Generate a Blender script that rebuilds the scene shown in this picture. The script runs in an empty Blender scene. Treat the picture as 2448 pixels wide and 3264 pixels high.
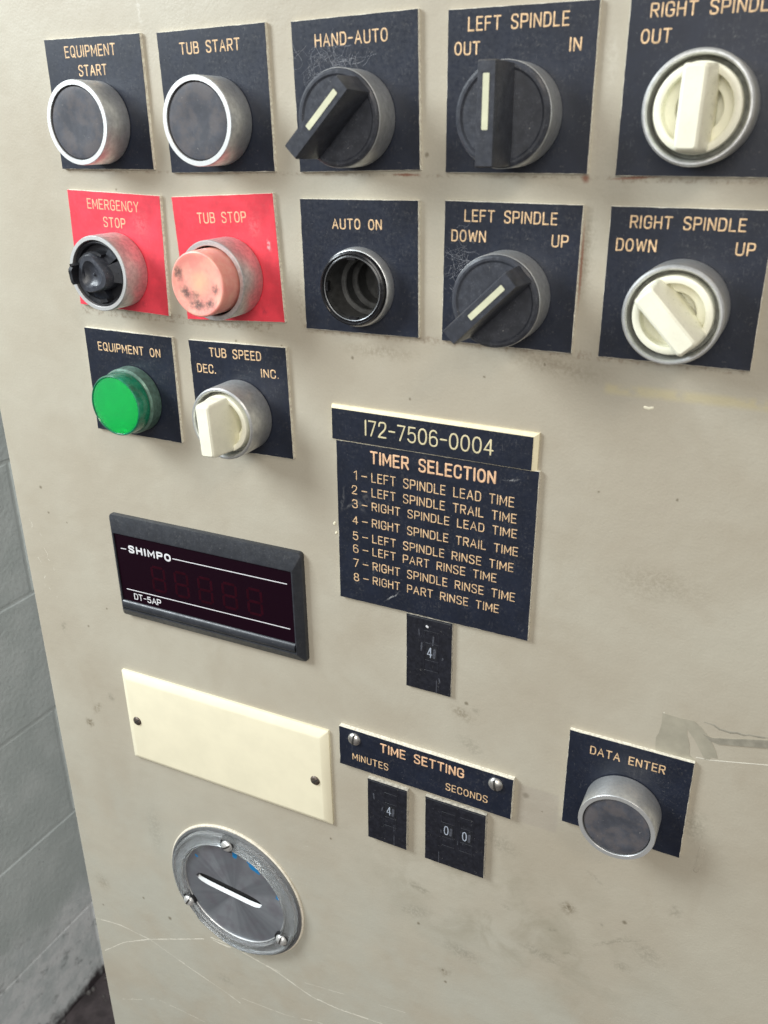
import bpy, bmesh, math, random
from mathutils import Vector, Matrix
random.seed(7)
U = 0.75e-3                      # model millimetres -> metres
scene = bpy.context.scene
COL = scene.collection
PI = math.pi

# ------------------------------------------------------------------ camera
cam_d = bpy.data.cameras.new('camera'); cam = bpy.data.objects.new('camera', cam_d); COL.objects.link(cam)
R0 = (0.8973064515215257, 0.4413408375240382, -0.0077069573392118534)
R1 = (0.16849038212485778, -0.3585975230114353, -0.9181605565594084)
R2 = (-0.40798544482526256, 0.822572842746248, -0.3961335572595297)
M = Matrix(((R0[0], -R1[0], -R2[0], 274.902*U), (R0[1], -R1[1], -R2[1], -349.694*U),
            (R0[2], -R1[2], -R2[2], 238.495*U), (0, 0, 0, 1)))
cam.matrix_world = M
cam_d.sensor_fit = 'VERTICAL'; cam_d.sensor_height = 24; cam_d.sensor_width = 18
cam_d.lens = 2804.87/3264*24
cam_d.clip_start = 0.01; cam_d.clip_end = 50
cam_d.dof.use_dof = True; cam_d.dof.focus_distance = 0.37; cam_d.dof.aperture_fstop = 18
scene.camera = cam

# ------------------------------------------------------------------ light
world = bpy.data.worlds.new("World"); scene.world = world; world.use_nodes = True
wn = world.node_tree; wn.nodes.clear()
o_ = wn.nodes.new('ShaderNodeOutputWorld'); b_ = wn.nodes.new('ShaderNodeBackground')
tc = wn.nodes.new('ShaderNodeTexCoord'); sp = wn.nodes.new('ShaderNodeSeparateXYZ'); rp = wn.nodes.new('ShaderNodeValToRGB')
mr = wn.nodes.new('ShaderNodeMapRange'); mr.inputs['From Min'].default_value = -1; mr.inputs['From Max'].default_value = 1
wn.links.new(tc.outputs['Generated'], sp.inputs[0]); wn.links.new(sp.outputs['Z'], mr.inputs['Value'])
wn.links.new(mr.outputs[0], rp.inputs[0]); wn.links.new(rp.outputs[0], b_.inputs[0]); wn.links.new(b_.outputs[0], o_.inputs[0])
rp.color_ramp.elements[0].position = 0.25; rp.color_ramp.elements[0].color = (0.36, 0.32, 0.28, 1)
rp.color_ramp.elements[1].position = 0.75; rp.color_ramp.elements[1].color = (0.80, 0.82, 0.84, 1)
b_.inputs[1].default_value = 0.47
def area(name, loc, target, sx, sy, power, color):
    d = bpy.data.lights.new(name, 'AREA'); d.shape = 'RECTANGLE'; d.size = sx; d.size_y = sy; d.energy = power; d.color = color
    o = bpy.data.objects.new(name, d); COL.objects.link(o); o.location = loc
    o.rotation_euler = (Vector(target)-Vector(loc)).to_track_quat('-Z', 'Y').to_euler(); return o
area('window_light', (-0.62, -0.46, 0.58), (0.02, 0, 0.05), 0.30, 0.42, 11.5, (0.88, 0.96, 1.0))
area('wall_fill_light', (0.35, -1.8, 0.7), (-1.1, 0.2, -0.7), 1.1, 1.0, 19.5, (1.0, 0.97, 0.90))  # added fill lamp: brightens the left wall, softens panel shadows; no doorway there
area('ceiling_light', (1.3, -1.3, 1.6), (0.0, 0, 0.0), 0.4, 0.4, 7.0, (1.0, 0.86, 0.70))
vs = scene.view_settings; vs.view_transform = 'Standard'; vs.look = 'None'; vs.exposure = 0; vs.gamma = 1
scene.cycles.max_bounces = 8

# ------------------------------------------------------------------ materials
class NT:
    def __init__(s, name):
        s.m = bpy.data.materials.new(name); s.m.use_nodes = True; s.t = s.m.node_tree; s.t.nodes.clear()
        s.out = s.n('ShaderNodeOutputMaterial'); s.p = s.n('ShaderNodeBsdfPrincipled'); s.l(s.p.outputs[0], s.out.inputs[0])
        tc = s.n('ShaderNodeTexCoord'); mp = s.n('ShaderNodeMapping'); mp.inputs['Scale'].default_value = (1/U,)*3
        s.l(tc.outputs['Object'], mp.inputs[0]); s.co = mp.outputs[0]        # object coordinates in model mm
    def n(s, t): return s.t.nodes.new(t)
    def l(s, a, b): s.t.links.new(a, b)
    def v(s, x, sock):
        if hasattr(x, 'links') or hasattr(x, 'is_linked'): s.l(x, sock)
        else: sock.default_value = x
    def math(s, op, a, b=0.0, c=0.0, clamp=False):
        n = s.n('ShaderNodeMath'); n.operation = op; n.use_clamp = clamp
        s.v(a, n.inputs[0]); s.v(b, n.inputs[1])
        if len(n.inputs) > 2: s.v(c, n.inputs[2])
        return n.outputs[0]
    def noise(s, scale, detail=3, rough=.5, dist=0, vec=None, stretch=None, out=0):
        n = s.n('ShaderNodeTexNoise'); n.inputs['Scale'].default_value = scale; n.inputs['Detail'].default_value = detail
        n.inputs['Roughness'].default_value = rough; n.inputs['Distortion'].default_value = dist
        v = vec or s.co
        if stretch:
            m = s.n('ShaderNodeMapping'); m.inputs['Scale'].default_value = stretch[:3]
            if len(stretch) > 3: m.inputs['Rotation'].default_value = (0, stretch[3], 0)
            s.l(v, m.inputs[0]); v = m.outputs[0]
        s.l(v, n.inputs['Vector']); return n.outputs[out]
    def ramp(s, x, a, b, lo=0., hi=1.):
        n = s.n('ShaderNodeMapRange'); n.interpolation_type = 'SMOOTHSTEP'; n.clamp = True
        s.l(x, n.inputs['Value']); n.inputs['From Min'].default_value = a; n.inputs['From Max'].default_value = b
        n.inputs['To Min'].default_value = lo; n.inputs['To Max'].default_value = hi; return n.outputs[0]
    def mix(s, f, a, b):
        n = s.n('ShaderNodeMix'); n.data_type = 'RGBA'
        s.v(f, n.inputs[0])
        for x, k in ((a, 6), (b, 7)):
            if isinstance(x, tuple): n.inputs[k].default_value = (*x, 1)
            else: s.l(x, n.inputs[k])
        return n.outputs[2]
    def spot(s, vec, x, z, rx, rz, ang=0, soft=.5):
        m = s.n('ShaderNodeMapping'); m.vector_type = 'TEXTURE'
        m.inputs['Location'].default_value = (x, 0, z); m.inputs['Rotation'].default_value = (0, -math.radians(ang), 0)
        m.inputs['Scale'].default_value = (rx, 1000, rz); s.l(vec, m.inputs[0])
        l = s.n('ShaderNodeVectorMath'); l.operation = 'LENGTH'; s.l(m.outputs[0], l.inputs[0])
        return s.ramp(l.outputs['Value'], 1.0, max(0., 1-soft*2), 0, 1)
    def bump(s, h, strength, dist=.1):
        n = s.n('ShaderNodeBump'); n.inputs['Strength'].default_value = strength; n.inputs['Distance'].default_value = dist*U
        s.l(h, n.inputs['Height']); s.l(n.outputs[0], s.p.inputs['Normal'])
    def warp(s, scale, amt):
        n = s.noise(scale, 3, .6, out=1); m = s.n('ShaderNodeVectorMath'); m.operation = 'MULTIPLY_ADD'
        s.l(n, m.inputs[0]); m.inputs[1].default_value = (amt, 0, amt)
        a = s.n('ShaderNodeVectorMath'); a.operation = 'SUBTRACT'; s.l(s.co, a.inputs[0]); a.inputs[1].default_value = (amt/2, 0, amt/2)
        s.l(a.outputs[0], m.inputs[2]); return m.outputs[0]

def plain(name, base, rough=.5, metal=0., var=.12, vscale=.25, dust=0., dustcol=(.42, .40, .36), bump=.0, bscale=2., spec=.5, extra=None, coat=0.):
    s = NT(name); p = s.p
    c = s.mix(s.ramp(s.noise(vscale, 4, .6), .3, .7), tuple(x*(1-var) for x in base), tuple(min(1, x*(1+var)) for x in base))
    if dust:
        d = s.noise(.9, 5, .75); d2 = s.noise(.12, 3, .6)
        m = s.math('MULTIPLY', s.ramp(d, .50, .78), s.ramp(d2, .35, .7)); m = s.math('MULTIPLY', m, dust, clamp=True)
        c = s.mix(m, c, dustcol)
        fl = s.ramp(s.noise(1.6, 1, .4, vec=s.warp(.5, 6)), .76, .80, 0, min(1, dust*1.2)); c = s.mix(fl, c, (.62, .60, .55))
    if extra: c = extra(s, c)
    s.l(c, p.inputs['Base Color']); p.inputs['Metallic'].default_value = metal
    r = s.ramp(s.noise(.6, 4, .6), .25, .75, max(0, rough-.08), min(1, rough+.1)); s.l(r, p.inputs['Roughness'])
    p.inputs['Specular IOR Level'].default_value = spec; p.inputs['Coat Weight'].default_value = coat
    if bump: s.bump(s.noise(bscale, 3, .6), bump)
    return s.m

CREAM = (.80, .70, .52)
def plate_face(name, base, spots=(), dust=.20):
    def ex(s, c):
        # fine hairline scuffs and a few wear marks
        sc = s.ramp(s.noise(.5, 2, .5, stretch=(3.2, 1, .18, .5)), .70, .76, 0, .10); c = s.mix(sc, c, (.5, .5, .5))
        w = s.warp(.35, 4)
        for (x, z, rx, rz, an, st, col) in spots:
            m = s.math('MULTIPLY', s.spot(w, x, z, rx, rz, an, .5), s.ramp(s.noise(.7, 4, .7), .35, .6)); m = s.math('MULTIPLY', m, st)
            c = s.mix(m, c, col)
        return c
    return plain(name, base, .42, 0, .16, .08, dust, extra=ex, bump=.06, bscale=1.5, spec=.45)

NAVY = (.0110, .0150, .028)
m_navy = plate_face('navy_laminate', NAVY)
m_navy_timer = plate_face('navy_laminate_smudged', NAVY, [
    (12, -31, 2.2, 7, 35, .5, (.16, .16, .16)), (6.5, -33, 1.2, 7, -60, .45, (.2, .2, .2)), (16, -27, 2.5, 4, 20, .35, (.2, .19, .18)),
    (30, -78, .7, 6, -52, .8, (.5, .5, .5)), (88, -6, 6, .5, 18, .6, (.4, .4, .4)), (3, -30, 1.0, 10, -8, .35, (.25, .25, .25)), (20, -66, .6, 5, -30, .3, (.3, .3, .3))])
m_red = plate_face('red_laminate', (.74, .050, .075), [(52, -22, 1.6, 3.4, 20, .9, (.62, .60, .60)), (45, -14, 6, 8, 0, .25, (.75, .30, .30)), (46, -52, 3, 2.5, 0, .5, (.30, .03, .05))], dust=.12)
m_red2 = plate_face('red_laminate_plain', (.76, .055, .085), [(45, -14, 8, 9, 0, .25, (.85, .30, .30)), (43, -52, 4, 2.5, 0, .4, (.30, .03, .05))], dust=.10)
m_core = plain('cream_laminate_core', (.86, .78, .66), .6, var=.25, vscale=.8)
m_bevel = plain('cream_bevel', (.85, .76, .52), .5, var=.06)
m_gold = plain('tan_engraving', (.68, .465, .265), .6, var=.30, vscale=.55)
m_pink = plain('peach_engraving', (.76, .48, .29), .6, var=.22, vscale=.5)
m_yell = plain('pale_yellow_engraving', (.66, .58, .36), .6, var=.10)
m_redt = plain('orange_engraving', (.85, .42, .26), .6, var=.2, vscale=.5)
m_ivory = plain('ivory_plate', (.86, .80, .60), .38, var=.03, vscale=.05, dust=.06, bump=.03, bscale=.5)
m_white = plain('cream_plastic', (.90, .88, .72), .32, var=.05, vscale=.1, dust=.35, dustcol=(.55, .52, .42))
m_knob = plain('black_plastic', (.042, .046, .058), .36, var=.2, dust=.55, dustcol=(.25, .26, .29), bump=.05, bscale=3)
m_knobdark = plain('black_plastic_dull', (.010, .011, .015), .55, var=.2, dust=.22, dustcol=(.2, .2, .22), bump=.1, bscale=2)
m_cap = plain('dark_grey_cap', (.066, .070, .086), .55, var=.22, vscale=.12, dust=.45, dustcol=(.20, .185, .17), bump=.06, bscale=3, spec=.4,
    extra=lambda s, c: s.mix(s.math('MULTIPLY', s.ramp(s.noise(.13, 4, .6), .42, .62), .45), c, (.125, .105, .098)))
m_gloss = plain('black_gloss', (.012, .012, .014), .18, var=.2, dust=.25, dustcol=(.3, .3, .3))
m_black = plain('black_bezel_plastic', (.030, .033, .040), .36, var=.15, dust=.18, bump=.12, bscale=4)
m_spoke = plain('black_broken_plastic', (.018, .021, .030), .35, var=.3, vscale=.5, dust=.35, dustcol=(.2, .21, .24), bump=.2, bscale=1.5)
m_barrel = plain('dusty_black_barrel', (.060, .061, .060), .42, var=.3, vscale=.3, dust=.5, dustcol=(.22, .22, .21))
m_dark = plain('dark_inside', (.006, .006, .007), .7)
m_wellgrey = plain('dusty_grey_well', (.26, .26, .23), .7, var=.2, vscale=.5)
m_strip = plain('ivory_pointer_inlay', (.66, .66, .47), .5, var=.08)
m_whitep = plain('white_print', (.72, .72, .74), .5, var=.08)
m_digit = plain('bluish_white_digit', (.36, .40, .47), .5, var=.25, vscale=1.5)
m_screw = plain('screw_steel', (.72, .70, .66), .30, metal=.9, var=.2, dust=.25)
m_brightscrew = plain('bright_screw', (.86, .86, .84), .30, metal=.65, var=.12)
m_slot = plain('screw_slot', (.03, .028, .025), .7)
def pinkmat():
    s = NT('faded_pink_cap'); w = s.warp(.45, 4.5)
    c = s.mix(s.ramp(s.noise(.2, 4, .6), .35, .7), (.88, .34, .29), (.92, .46, .36))
    c = s.mix(s.spot(w, 1, 1, 7, 8, 0, .6), c, (.88, .52, .34))
    for (x, z, rx, rz, a, st) in ((-10, 4.5, 3.2, 5, 20, .85), (-7, -4, 4.8, 4, -50, .95), (-1, -9, 7, 4, -8, 1), (6, -8.5, 5, 3.6, 25, .95), (9.5, -2, 2.8, 3.2, 0, .85), (-2, -5, 4, 2.6, 0, .7)):
        m = s.math('MULTIPLY', s.spot(w, x, z, rx, rz, a, .45), s.ramp(s.noise(.7, 5, .7), .25, .55)); m = s.math('MULTIPLY', m, st)
        c = s.mix(m, c, (.15, .10, .09))
    c = s.mix(s.ramp(s.noise(.5, 2, .5, stretch=(3.0, 1, .2, .2)), .72, .76, 0, .35), c, (.95, .65, .52))
    s.l(c, s.p.inputs['Base Color']); s.p.inputs['Roughness'].default_value = .38
    s.p.inputs['Subsurface Weight'].default_value = .35; s.p.inputs['Subsurface Radius'].default_value = (.002, .001, .0008); s.p.inputs['Subsurface Scale'].default_value = 1
    s.bump(s.noise(1.2, 4, .6), .08); return s.m
m_pinkcap = pinkmat()
def metal(name, base, rough, wear=.5, scale=.3):
    s = NT(name); n = s.noise(scale, 5, .65); f = s.noise(2.2, 4, .7)
    c = s.mix(s.ramp(n, .3, .7), tuple(x*.72 for x in base), base)
    c = s.mix(s.ramp(f, .66, .74, 0, wear), c, (.12, .11, .10))
    s.l(c, s.p.inputs['Base Color']); s.p.inputs['Metallic'].default_value = .78
    s.l(s.ramp(n, .3, .7, rough+.10, rough-.05), s.p.inputs['Roughness']); s.bump(s.noise(3, 4, .7), .10); return s.m
m_metal = metal('zinc_bezel', (.74, .75, .75), .40)
m_metal2 = metal('worn_zinc_bezel', (.72, .69, .68), .42, .8, .45)
m_rim = metal('bright_bezel_rim', (.92, .93, .92), .42, .30)
def discmat():
    s = NT('spun_aluminium_disc')
    sp = s.n('ShaderNodeSeparateXYZ'); s.l(s.co, sp.inputs[0])
    a = s.math('ARCTAN2', sp.outputs[2], sp.outputs[0]); cv = s.n('ShaderNodeCombineXYZ'); s.l(s.math('COSINE', a), cv.inputs[0]); s.l(s.math('SINE', a), cv.inputs[2])
    n = s.noise(1.6, 3, .6, vec=cv.outputs[0])
    c = s.mix(s.ramp(n, .3, .72), (.22, .235, .26), (.34, .36, .39))
    c = s.mix(s.ramp(s.noise(.1, 3, .5), .4, .7, 0, .5), c, (.21, .19, .22))
    w = s.warp(.5, 4)
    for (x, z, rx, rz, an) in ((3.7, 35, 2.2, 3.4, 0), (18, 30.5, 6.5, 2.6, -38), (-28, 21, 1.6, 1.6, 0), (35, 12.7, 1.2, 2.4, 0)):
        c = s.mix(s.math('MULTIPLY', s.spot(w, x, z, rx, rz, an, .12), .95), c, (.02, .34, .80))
    s.l(c, s.p.inputs['Base Color']); s.p.inputs['Metallic'].default_value = .55; s.l(s.ramp(n, .3, .7, .34, .5), s.p.inputs['Roughness'])
    s.bump(s.noise(3, 3, .6, vec=cv.outputs[0]), .05); return s.m
m_disc = discmat()
m_flange = metal('grey_metal_flange', (.34, .35, .36), .42, .5)
m_gasket = plain('cream_gasket', (.76, .70, .58), .6, var=.15, vscale=.5)
def clear(name, col, rough=.08, a=.86):
    s = NT(name); s.p.inputs['Base Color'].default_value = (*col, 1); s.p.inputs['Transmission Weight'].default_value = a
    s.p.inputs['IOR'].default_value = 1.35; s.l(s.ramp(s.noise(.5, 4, .6), .3, .7, rough, rough+.14), s.p.inputs['Roughness'])
    s.bump(s.noise(.35, 3, .6), .25); return s.m
m_clear = clear('clear_plastic_ring', (.86, .89, .90))
def greenmat():
    s = NT('green_lens'); p = s.p
    p.inputs['Base Color'].default_value = (.06, .80, .30, 1); p.inputs['Roughness'].default_value = .16
    p.inputs['Transmission Weight'].default_value = .80; p.inputs['IOR'].default_value = 1.45; s.bump(s.noise(.6, 4, .6), .10); return s.m
m_green = greenmat()
m_greenrim = plain('green_tinted_bezel', (.16, .27, .22), .38, metal=.5, var=.25, vscale=.4, dust=.2)
m_lensrim = plain('dark_green_rim', (.008, .17, .09), .25, var=.35, vscale=.15, coat=.5)
m_greenback = plain('green_reflector', (.03, .62, .24), .35, var=.12, vscale=.08)
m_greenback.node_tree.nodes['Principled BSDF'].inputs['Emission Color'].default_value = (.01, .75, .22, 1)
m_greenback.node_tree.nodes['Principled BSDF'].inputs['Emission Strength'].default_value = .26
def redwin():
    s = NT('dark_red_window'); s.p.inputs['Base Color'].default_value = (.020, .006, .010, 1); s.p.inputs['Roughness'].default_value = .30
    c = s.mix(s.ramp(s.noise(.9, 5, .75), .60, .8, 0, .05), (.009, .002, .006), (.2, .18, .18)); s.l(c, s.p.inputs['Base Color'])
    s.p.inputs['Specular IOR Level'].default_value = .18; return s.m
m_redwin = redwin()
m_seg = plain('unlit_red_segment', (.022, .002, .006), .9, var=.2, spec=.05)

def panelmat():
    s = NT('beige_enamel'); co = s.co
    c = s.mix(s.ramp(s.noise(.012, 4, .55), .35, .68), (.432, .388, .308), (.474, .440, .358))
    c = s.mix(s.ramp(s.noise(.018, 6, .62, .8), .48, .76, 0, .45), c, (.385, .335, .255))
    fade = s.n('ShaderNodeSeparateXYZ'); s.l(co, fade.inputs[0])
    low = s.ramp(fade.outputs[2], -120, -230, 0, 1)
    c = s.mix(s.math('MULTIPLY', s.ramp(s.noise(.02, 4, .6), .3, .65), low), c, (.46, .445, .375))
    # greasy mottling under the lower controls
    g = s.math('MULTIPLY', s.spot(s.warp(.03, 50), 175, -165, 130, 70, -5, .5), s.ramp(s.noise(.04, 5, .6, .6), .42, .70)); c = s.mix(s.ramp(s.noise(.9, 3, .7), .25, .75, 0, .16), c, (.33, .30, .24))
    c = s.mix(s.math('MULTIPLY', g, .62), c, (.30, .27, .20))
    w = s.warp(.25, 6); brown = (.16, .125, .075); grey = (.20, .185, .14); w2 = s.warp(1.2, 1.4)
    big = [(-121, -125, 6, 5, 20, .9, brown), (-112, -111, 8, 4, 50, .6, brown), (-98, -98, 4, 5, 10, .6, grey), (-130, -53, 3, 6, -10, .6, grey),
           (-136, -275, 10, 12, 0, .35, brown), (150, -200, 18, 8, -10, .45, grey), (139, -222, 6, 5, 0, .5, brown), (122, -163, 9, 3.5, -10, .6, grey),
           (208, -138, 7, 6.5, 10, .75, brown), (174, -153, 4, 1.8, -30, .5, grey), (220, -112, 7, 2.5, -35, .55, grey), (201, -157, 4.5, 1.6, 5, .6, grey),
           (226, -141, 1.8, 2.4, 0, .6, grey), (232, -150, 2.2, 18, -52, .5, grey), (238, -147, 1.2, 15, -60, .5, grey), (211, -170, 6, 1.2, 15, .6, grey),
           (260, -116, 5, 6, 0, .4, grey), (145, -34, 10, 5, -25, .55, brown), (150, -52, 12, 6, -30, .4, grey), (152, -30, 3, 3, 0, .5, grey), (238, -165, 6, 5, 0, .4, grey),
           (-30, -320, 12, 8, 0, .3, grey), (170, -110, 14, 9, -20, .4, grey), (196, -178, 22, 6, -8, .45, grey), (120, -182, 16, 7, 15, .4, grey), (250, -150, 14, 8, -30, .4, grey), (262, -60, 8, 14, 0, .45, grey), (230, 60, 30, 12, 0, .25, brown), (180, 150, 30, 6, -8, .35, brown), (100, 148, 26, 5, 0, .35, brown), (60, 168, 4, 20, 0, .3, brown), (190, 195, 4, 26, 0, .35, brown), (-76, -200, 10, 30, 0, .3, grey), (240, -62, 6, 2, 0, .4, grey), (78, 60, 1, 4, 0, .7, (.75, .72, .62)), (193, 262, 5, 16, 4, .35, (.66, .64, .55)), (-17, 289, 1.2, 8, 10, .5, (.70, .68, .62)),
           (190, 235, 6, 14, 0, .25, (.40, .34, .28)), (34, 178, 3, 12, 0, .0, grey), (120, 208, 3, 14, 0, .0, grey)]
    for (x, z, rx, rz, a, st, col) in big:
        m = s.math('MULTIPLY', s.spot(w, x, z, rx, rz, a, .5), s.ramp(s.noise(.45, 5, .72), .36, .62)); c = s.mix(s.math('MULTIPLY', m, st), c, col)
    tiny = [(208, -137, 1.6), (237, -134, 1.8), (140, -230, 1.5), (138, -221, 1.1), (122, -191, 1.5), (-74, -282, 2.3), (-97, -273, 1.6), (-129, 44, 1.6), (-126, 28, 1.2), (181, -73, 2.6),
            (147, -27, 1.6), (190, -80, .8), (-112, 24, .8), (-140, -300, 1.2), (115, 128, .9), (150, 142, .8), (86, 144, 1.1), (203, 98, .8), (-42, 214, .8), (22, 146, 1.0), (48, 146, .9),
            (-108, -47, 1.2), (176, 150, .9), (200, 160, .8), (-68, 225, .8), (70, 228, 1.2), (122, 230, 1.4), (160, 230, 1.2), (-90, -30, .9), (64, -150, 1.2), (150, 90, 1.0), (235, 100, .9)]
    for (x, z, r) in tiny: c = s.mix(s.math('MULTIPLY', s.spot(w2, x, z, r, r, 0, .4), .8), c, (.17, .145, .10))
    # darker rectangular band between the time setting plate and the data enter plate
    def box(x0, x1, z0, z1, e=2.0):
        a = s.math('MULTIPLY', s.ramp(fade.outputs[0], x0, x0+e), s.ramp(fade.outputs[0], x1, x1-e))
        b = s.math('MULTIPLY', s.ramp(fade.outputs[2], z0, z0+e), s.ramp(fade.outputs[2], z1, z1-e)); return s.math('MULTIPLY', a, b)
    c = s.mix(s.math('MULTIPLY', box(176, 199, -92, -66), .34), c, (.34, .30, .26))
    c = s.mix(s.math('MULTIPLY', box(200, 345, 139.5, 146.5, 3), s.ramp(s.noise(.12, 4, .6), .30, .52, .0, .6)), c, (.53, .46, .27))
    # dirt gathered along plate edges
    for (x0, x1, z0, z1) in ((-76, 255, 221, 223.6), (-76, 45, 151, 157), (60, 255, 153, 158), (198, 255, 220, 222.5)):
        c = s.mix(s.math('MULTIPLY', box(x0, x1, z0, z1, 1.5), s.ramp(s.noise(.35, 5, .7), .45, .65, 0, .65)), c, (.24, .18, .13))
    for (x, z, rx, rz, an) in ((113, 222.5, 8, .8, 0), (187, 222, 2, 2.4, 30), (205, 222.5, 12, .8, 4), (188, 190, .8, 22, 0)):
        c = s.mix(s.math('MULTIPLY', s.spot(w2, x, z, rx, rz, an, .4), .8), c, (.22, .075, .04))
    s.l(c, s.p.inputs['Base Color'])
    s.l(s.ramp(s.noise(.05, 4, .6), .3, .7, .40, .55), s.p.inputs['Roughness']); s.p.inputs['Specular IOR Level'].default_value = .40
    h = s.math('ADD', s.math('MULTIPLY', s.noise(.9, 3, .5), .6), s.math('MULTIPLY', s.noise(.10, 2, .5), 1.6))
    # drips / sags in the paint
    s.bump(h, .45, .35); return s.m
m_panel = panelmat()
m_scratch = plain('scratched_paint', (.64, .61, .52), .6, var=.08)
m_tape = plain('tape_residue', (.355, .33, .26), .50, var=.10, vscale=.1)
m_tapedark = plain('tape_fold', (.28, .26, .21), .55, var=.15, vscale=.2)
m_chip = plain('bare_filler', (.85, .80, .62), .6)
def wallmat():
    s = NT('grey_block_paint'); co = s.co
    c = s.mix(s.ramp(s.noise(.012, 5, .6), .35, .7), (.215, .245, .240), (.285, .312, .310))
    c = s.mix(s.ramp(s.noise(.16, 4, .7), .66, .76, 0, .6), c, (.12, .13, .13)); s.l(c, s.p.inputs['Base Color']); s.p.inputs['Roughness'].default_value = .7
    s.bump(s.noise(.3, 5, .65), .5, 2.0); return s.m
def wallgeo():
    s = NT('weathered_block_paint'); g = s.n('ShaderNodeNewGeometry'); mp = s.n('ShaderNodeMapping'); mp.inputs['Scale'].default_value = (1/U,)*3; s.l(g.outputs['Position'], mp.inputs[0]); s.co = mp.outputs[0]
    sp = s.n('ShaderNodeSeparateXYZ'); s.l(s.co, sp.inputs[0])
    c = s.mix(s.ramp(s.noise(.011, 5, .6), .35, .7), (.58, .635, .615), (.68, .73, .71))
    c = s.mix(s.ramp(s.noise(.11, 3, .6), .68, .76, 0, .65), c, (.10, .11, .10))
    # paler tone on the lowest courses
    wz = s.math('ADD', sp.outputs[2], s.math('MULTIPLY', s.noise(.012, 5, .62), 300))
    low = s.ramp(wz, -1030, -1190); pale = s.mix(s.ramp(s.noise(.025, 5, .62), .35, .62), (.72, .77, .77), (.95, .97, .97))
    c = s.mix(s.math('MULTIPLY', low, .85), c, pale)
    c = s.mix(s.math('MULTIPLY', low, s.ramp(s.noise(.022, 5, .65), .56, .68, 0, .6)), c, (.15, .165, .16))
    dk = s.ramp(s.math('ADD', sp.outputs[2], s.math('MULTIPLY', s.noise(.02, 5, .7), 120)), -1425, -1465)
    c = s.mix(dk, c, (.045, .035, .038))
    s.l(c, s.p.inputs['Base Color']); s.p.inputs['Roughness'].default_value = .75; s.bump(s.noise(.12, 5, .65), .6, 3.0); return s.m
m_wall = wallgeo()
m_mortar = plain('grey_mortar', (.15, .165, .16), .85, var=.2, vscale=.05, bump=.5, bscale=.2)
m_floor = plain('dirty_floor', (.075, .060, .062), .75, var=.35, vscale=.03, bump=.5, bscale=.1)
m_rubble = plain('plaster_crumb', (.13, .12, .115), .8, var=.3, vscale=.2)
m_web = plain('cobweb_dust', (.36, .37, .40), .8, var=.1)

# ------------------------------------------------------------------ mesh helpers (all coordinates in model mm: x right, h out of the panel, z up)
def V(x, h, z): return (x*U, -h*U, z*U)
def finish(bm, name, mat, parent=None, smooth=True, label=None, loc=None):
    bmesh.ops.recalc_face_normals(bm, faces=bm.faces)
    me = bpy.data.meshes.new(name); bm.to_mesh(me); bm.free(); me.materials.append(mat)
    if smooth:
        me.polygons.foreach_set('use_smooth', [True]*len(me.polygons)); me.set_sharp_from_angle(angle=math.radians(32))
    o = bpy.data.objects.new(name, me); COL.objects.link(o)
    if parent: o.parent = parent
    if label: o['label'] = label
    if loc: o.location = loc
    return o
def lathe(bm, prof, cx=0, cz=0, seg=64, cap0=False, cap1=False, rf=None):
    rings = []
    for (r, h) in prof:
        ring = []
        for i in range(seg):
            a = 2*PI*i/seg; rr = r*(rf(a, r) if rf else 1)
            ring.append(bm.verts.new(V(cx+rr*math.cos(a), h, cz+rr*math.sin(a))))
        rings.append(ring)
    for a, b in zip(rings, rings[1:]):
        for i in range(seg): bm.faces.new((a[i], a[(i+1) % seg], b[(i+1) % seg], b[i]))
    if cap0: bm.faces.new(rings[0])
    if cap1: bm.faces.new(rings[-1])
    return bm
def rings_block(bm, sections):
    """sections: list of (corner list [(x,z)...], h); capped at both ends"""
    rs = [[bm.verts.new(V(x, h, z)) for x, z in pts] for pts, h in sections]
    n = len(rs[0])
    for a, b in zip(rs, rs[1:]):
        for i in range(n): bm.faces.new((a[i], a[(i+1) % n], b[(i+1) % n], b[i]))
    bm.faces.new(rs[0]); bm.faces.new(rs[-1]); return bm
def rect(x0, z0, x1, z1, r=0, n=3):
    if r <= 0: return [(x0, z0), (x1, z0), (x1, z1), (x0, z1)]
    out = []
    for cx, cz, a0 in ((x1-r, z0+r, -90), (x1-r, z1-r, 0), (x0+r, z1-r, 90), (x0+r, z0+r, 180)):
        for i in range(n+1):
            a = math.radians(a0+90*i/n); out.append((cx+r*math.cos(a), cz+r*math.sin(a)))
    return out
def box(bm, x0, x1, h0, h1, z0, z1, bev=0):
    if bev:
        rings_block(bm, [(rect(x0, z0, x1, z1), h0), (rect(x0, z0, x1, z1), h1-bev), (rect(x0+bev, z0+bev, x1-bev, z1-bev), h1)])
    else: rings_block(bm, [(rect(x0, z0, x1, z1), h0), (rect(x0, z0, x1, z1), h1)])
    return bm
def thing(name, label, cat, x=0, z=0, ang=0, group=None, h=0):
    o = bpy.data.objects.new(name, None); COL.objects.link(o); o.empty_display_size = .01
    o.location = V(x, h, z); o.rotation_euler = (0, -math.radians(ang), 0)
    o['label'] = label; o['category'] = cat
    if group: o['group'] = group
    return o
def dup(root, label, x, z, ang=0, h=0):
    kids = [c for c in bpy.data.objects if c.parent == root]
    r = root.copy(); COL.objects.link(r); r.location = V(x, h, z); r.rotation_euler = (0, -math.radians(ang), 0); r['label'] = label
    for c in kids:
        k = c.copy(); COL.objects.link(k); k.parent = r
        for g in [g for g in bpy.data.objects if g.parent == c]:
            q = g.copy(); COL.objects.link(q); q.parent = k
    return r

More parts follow.
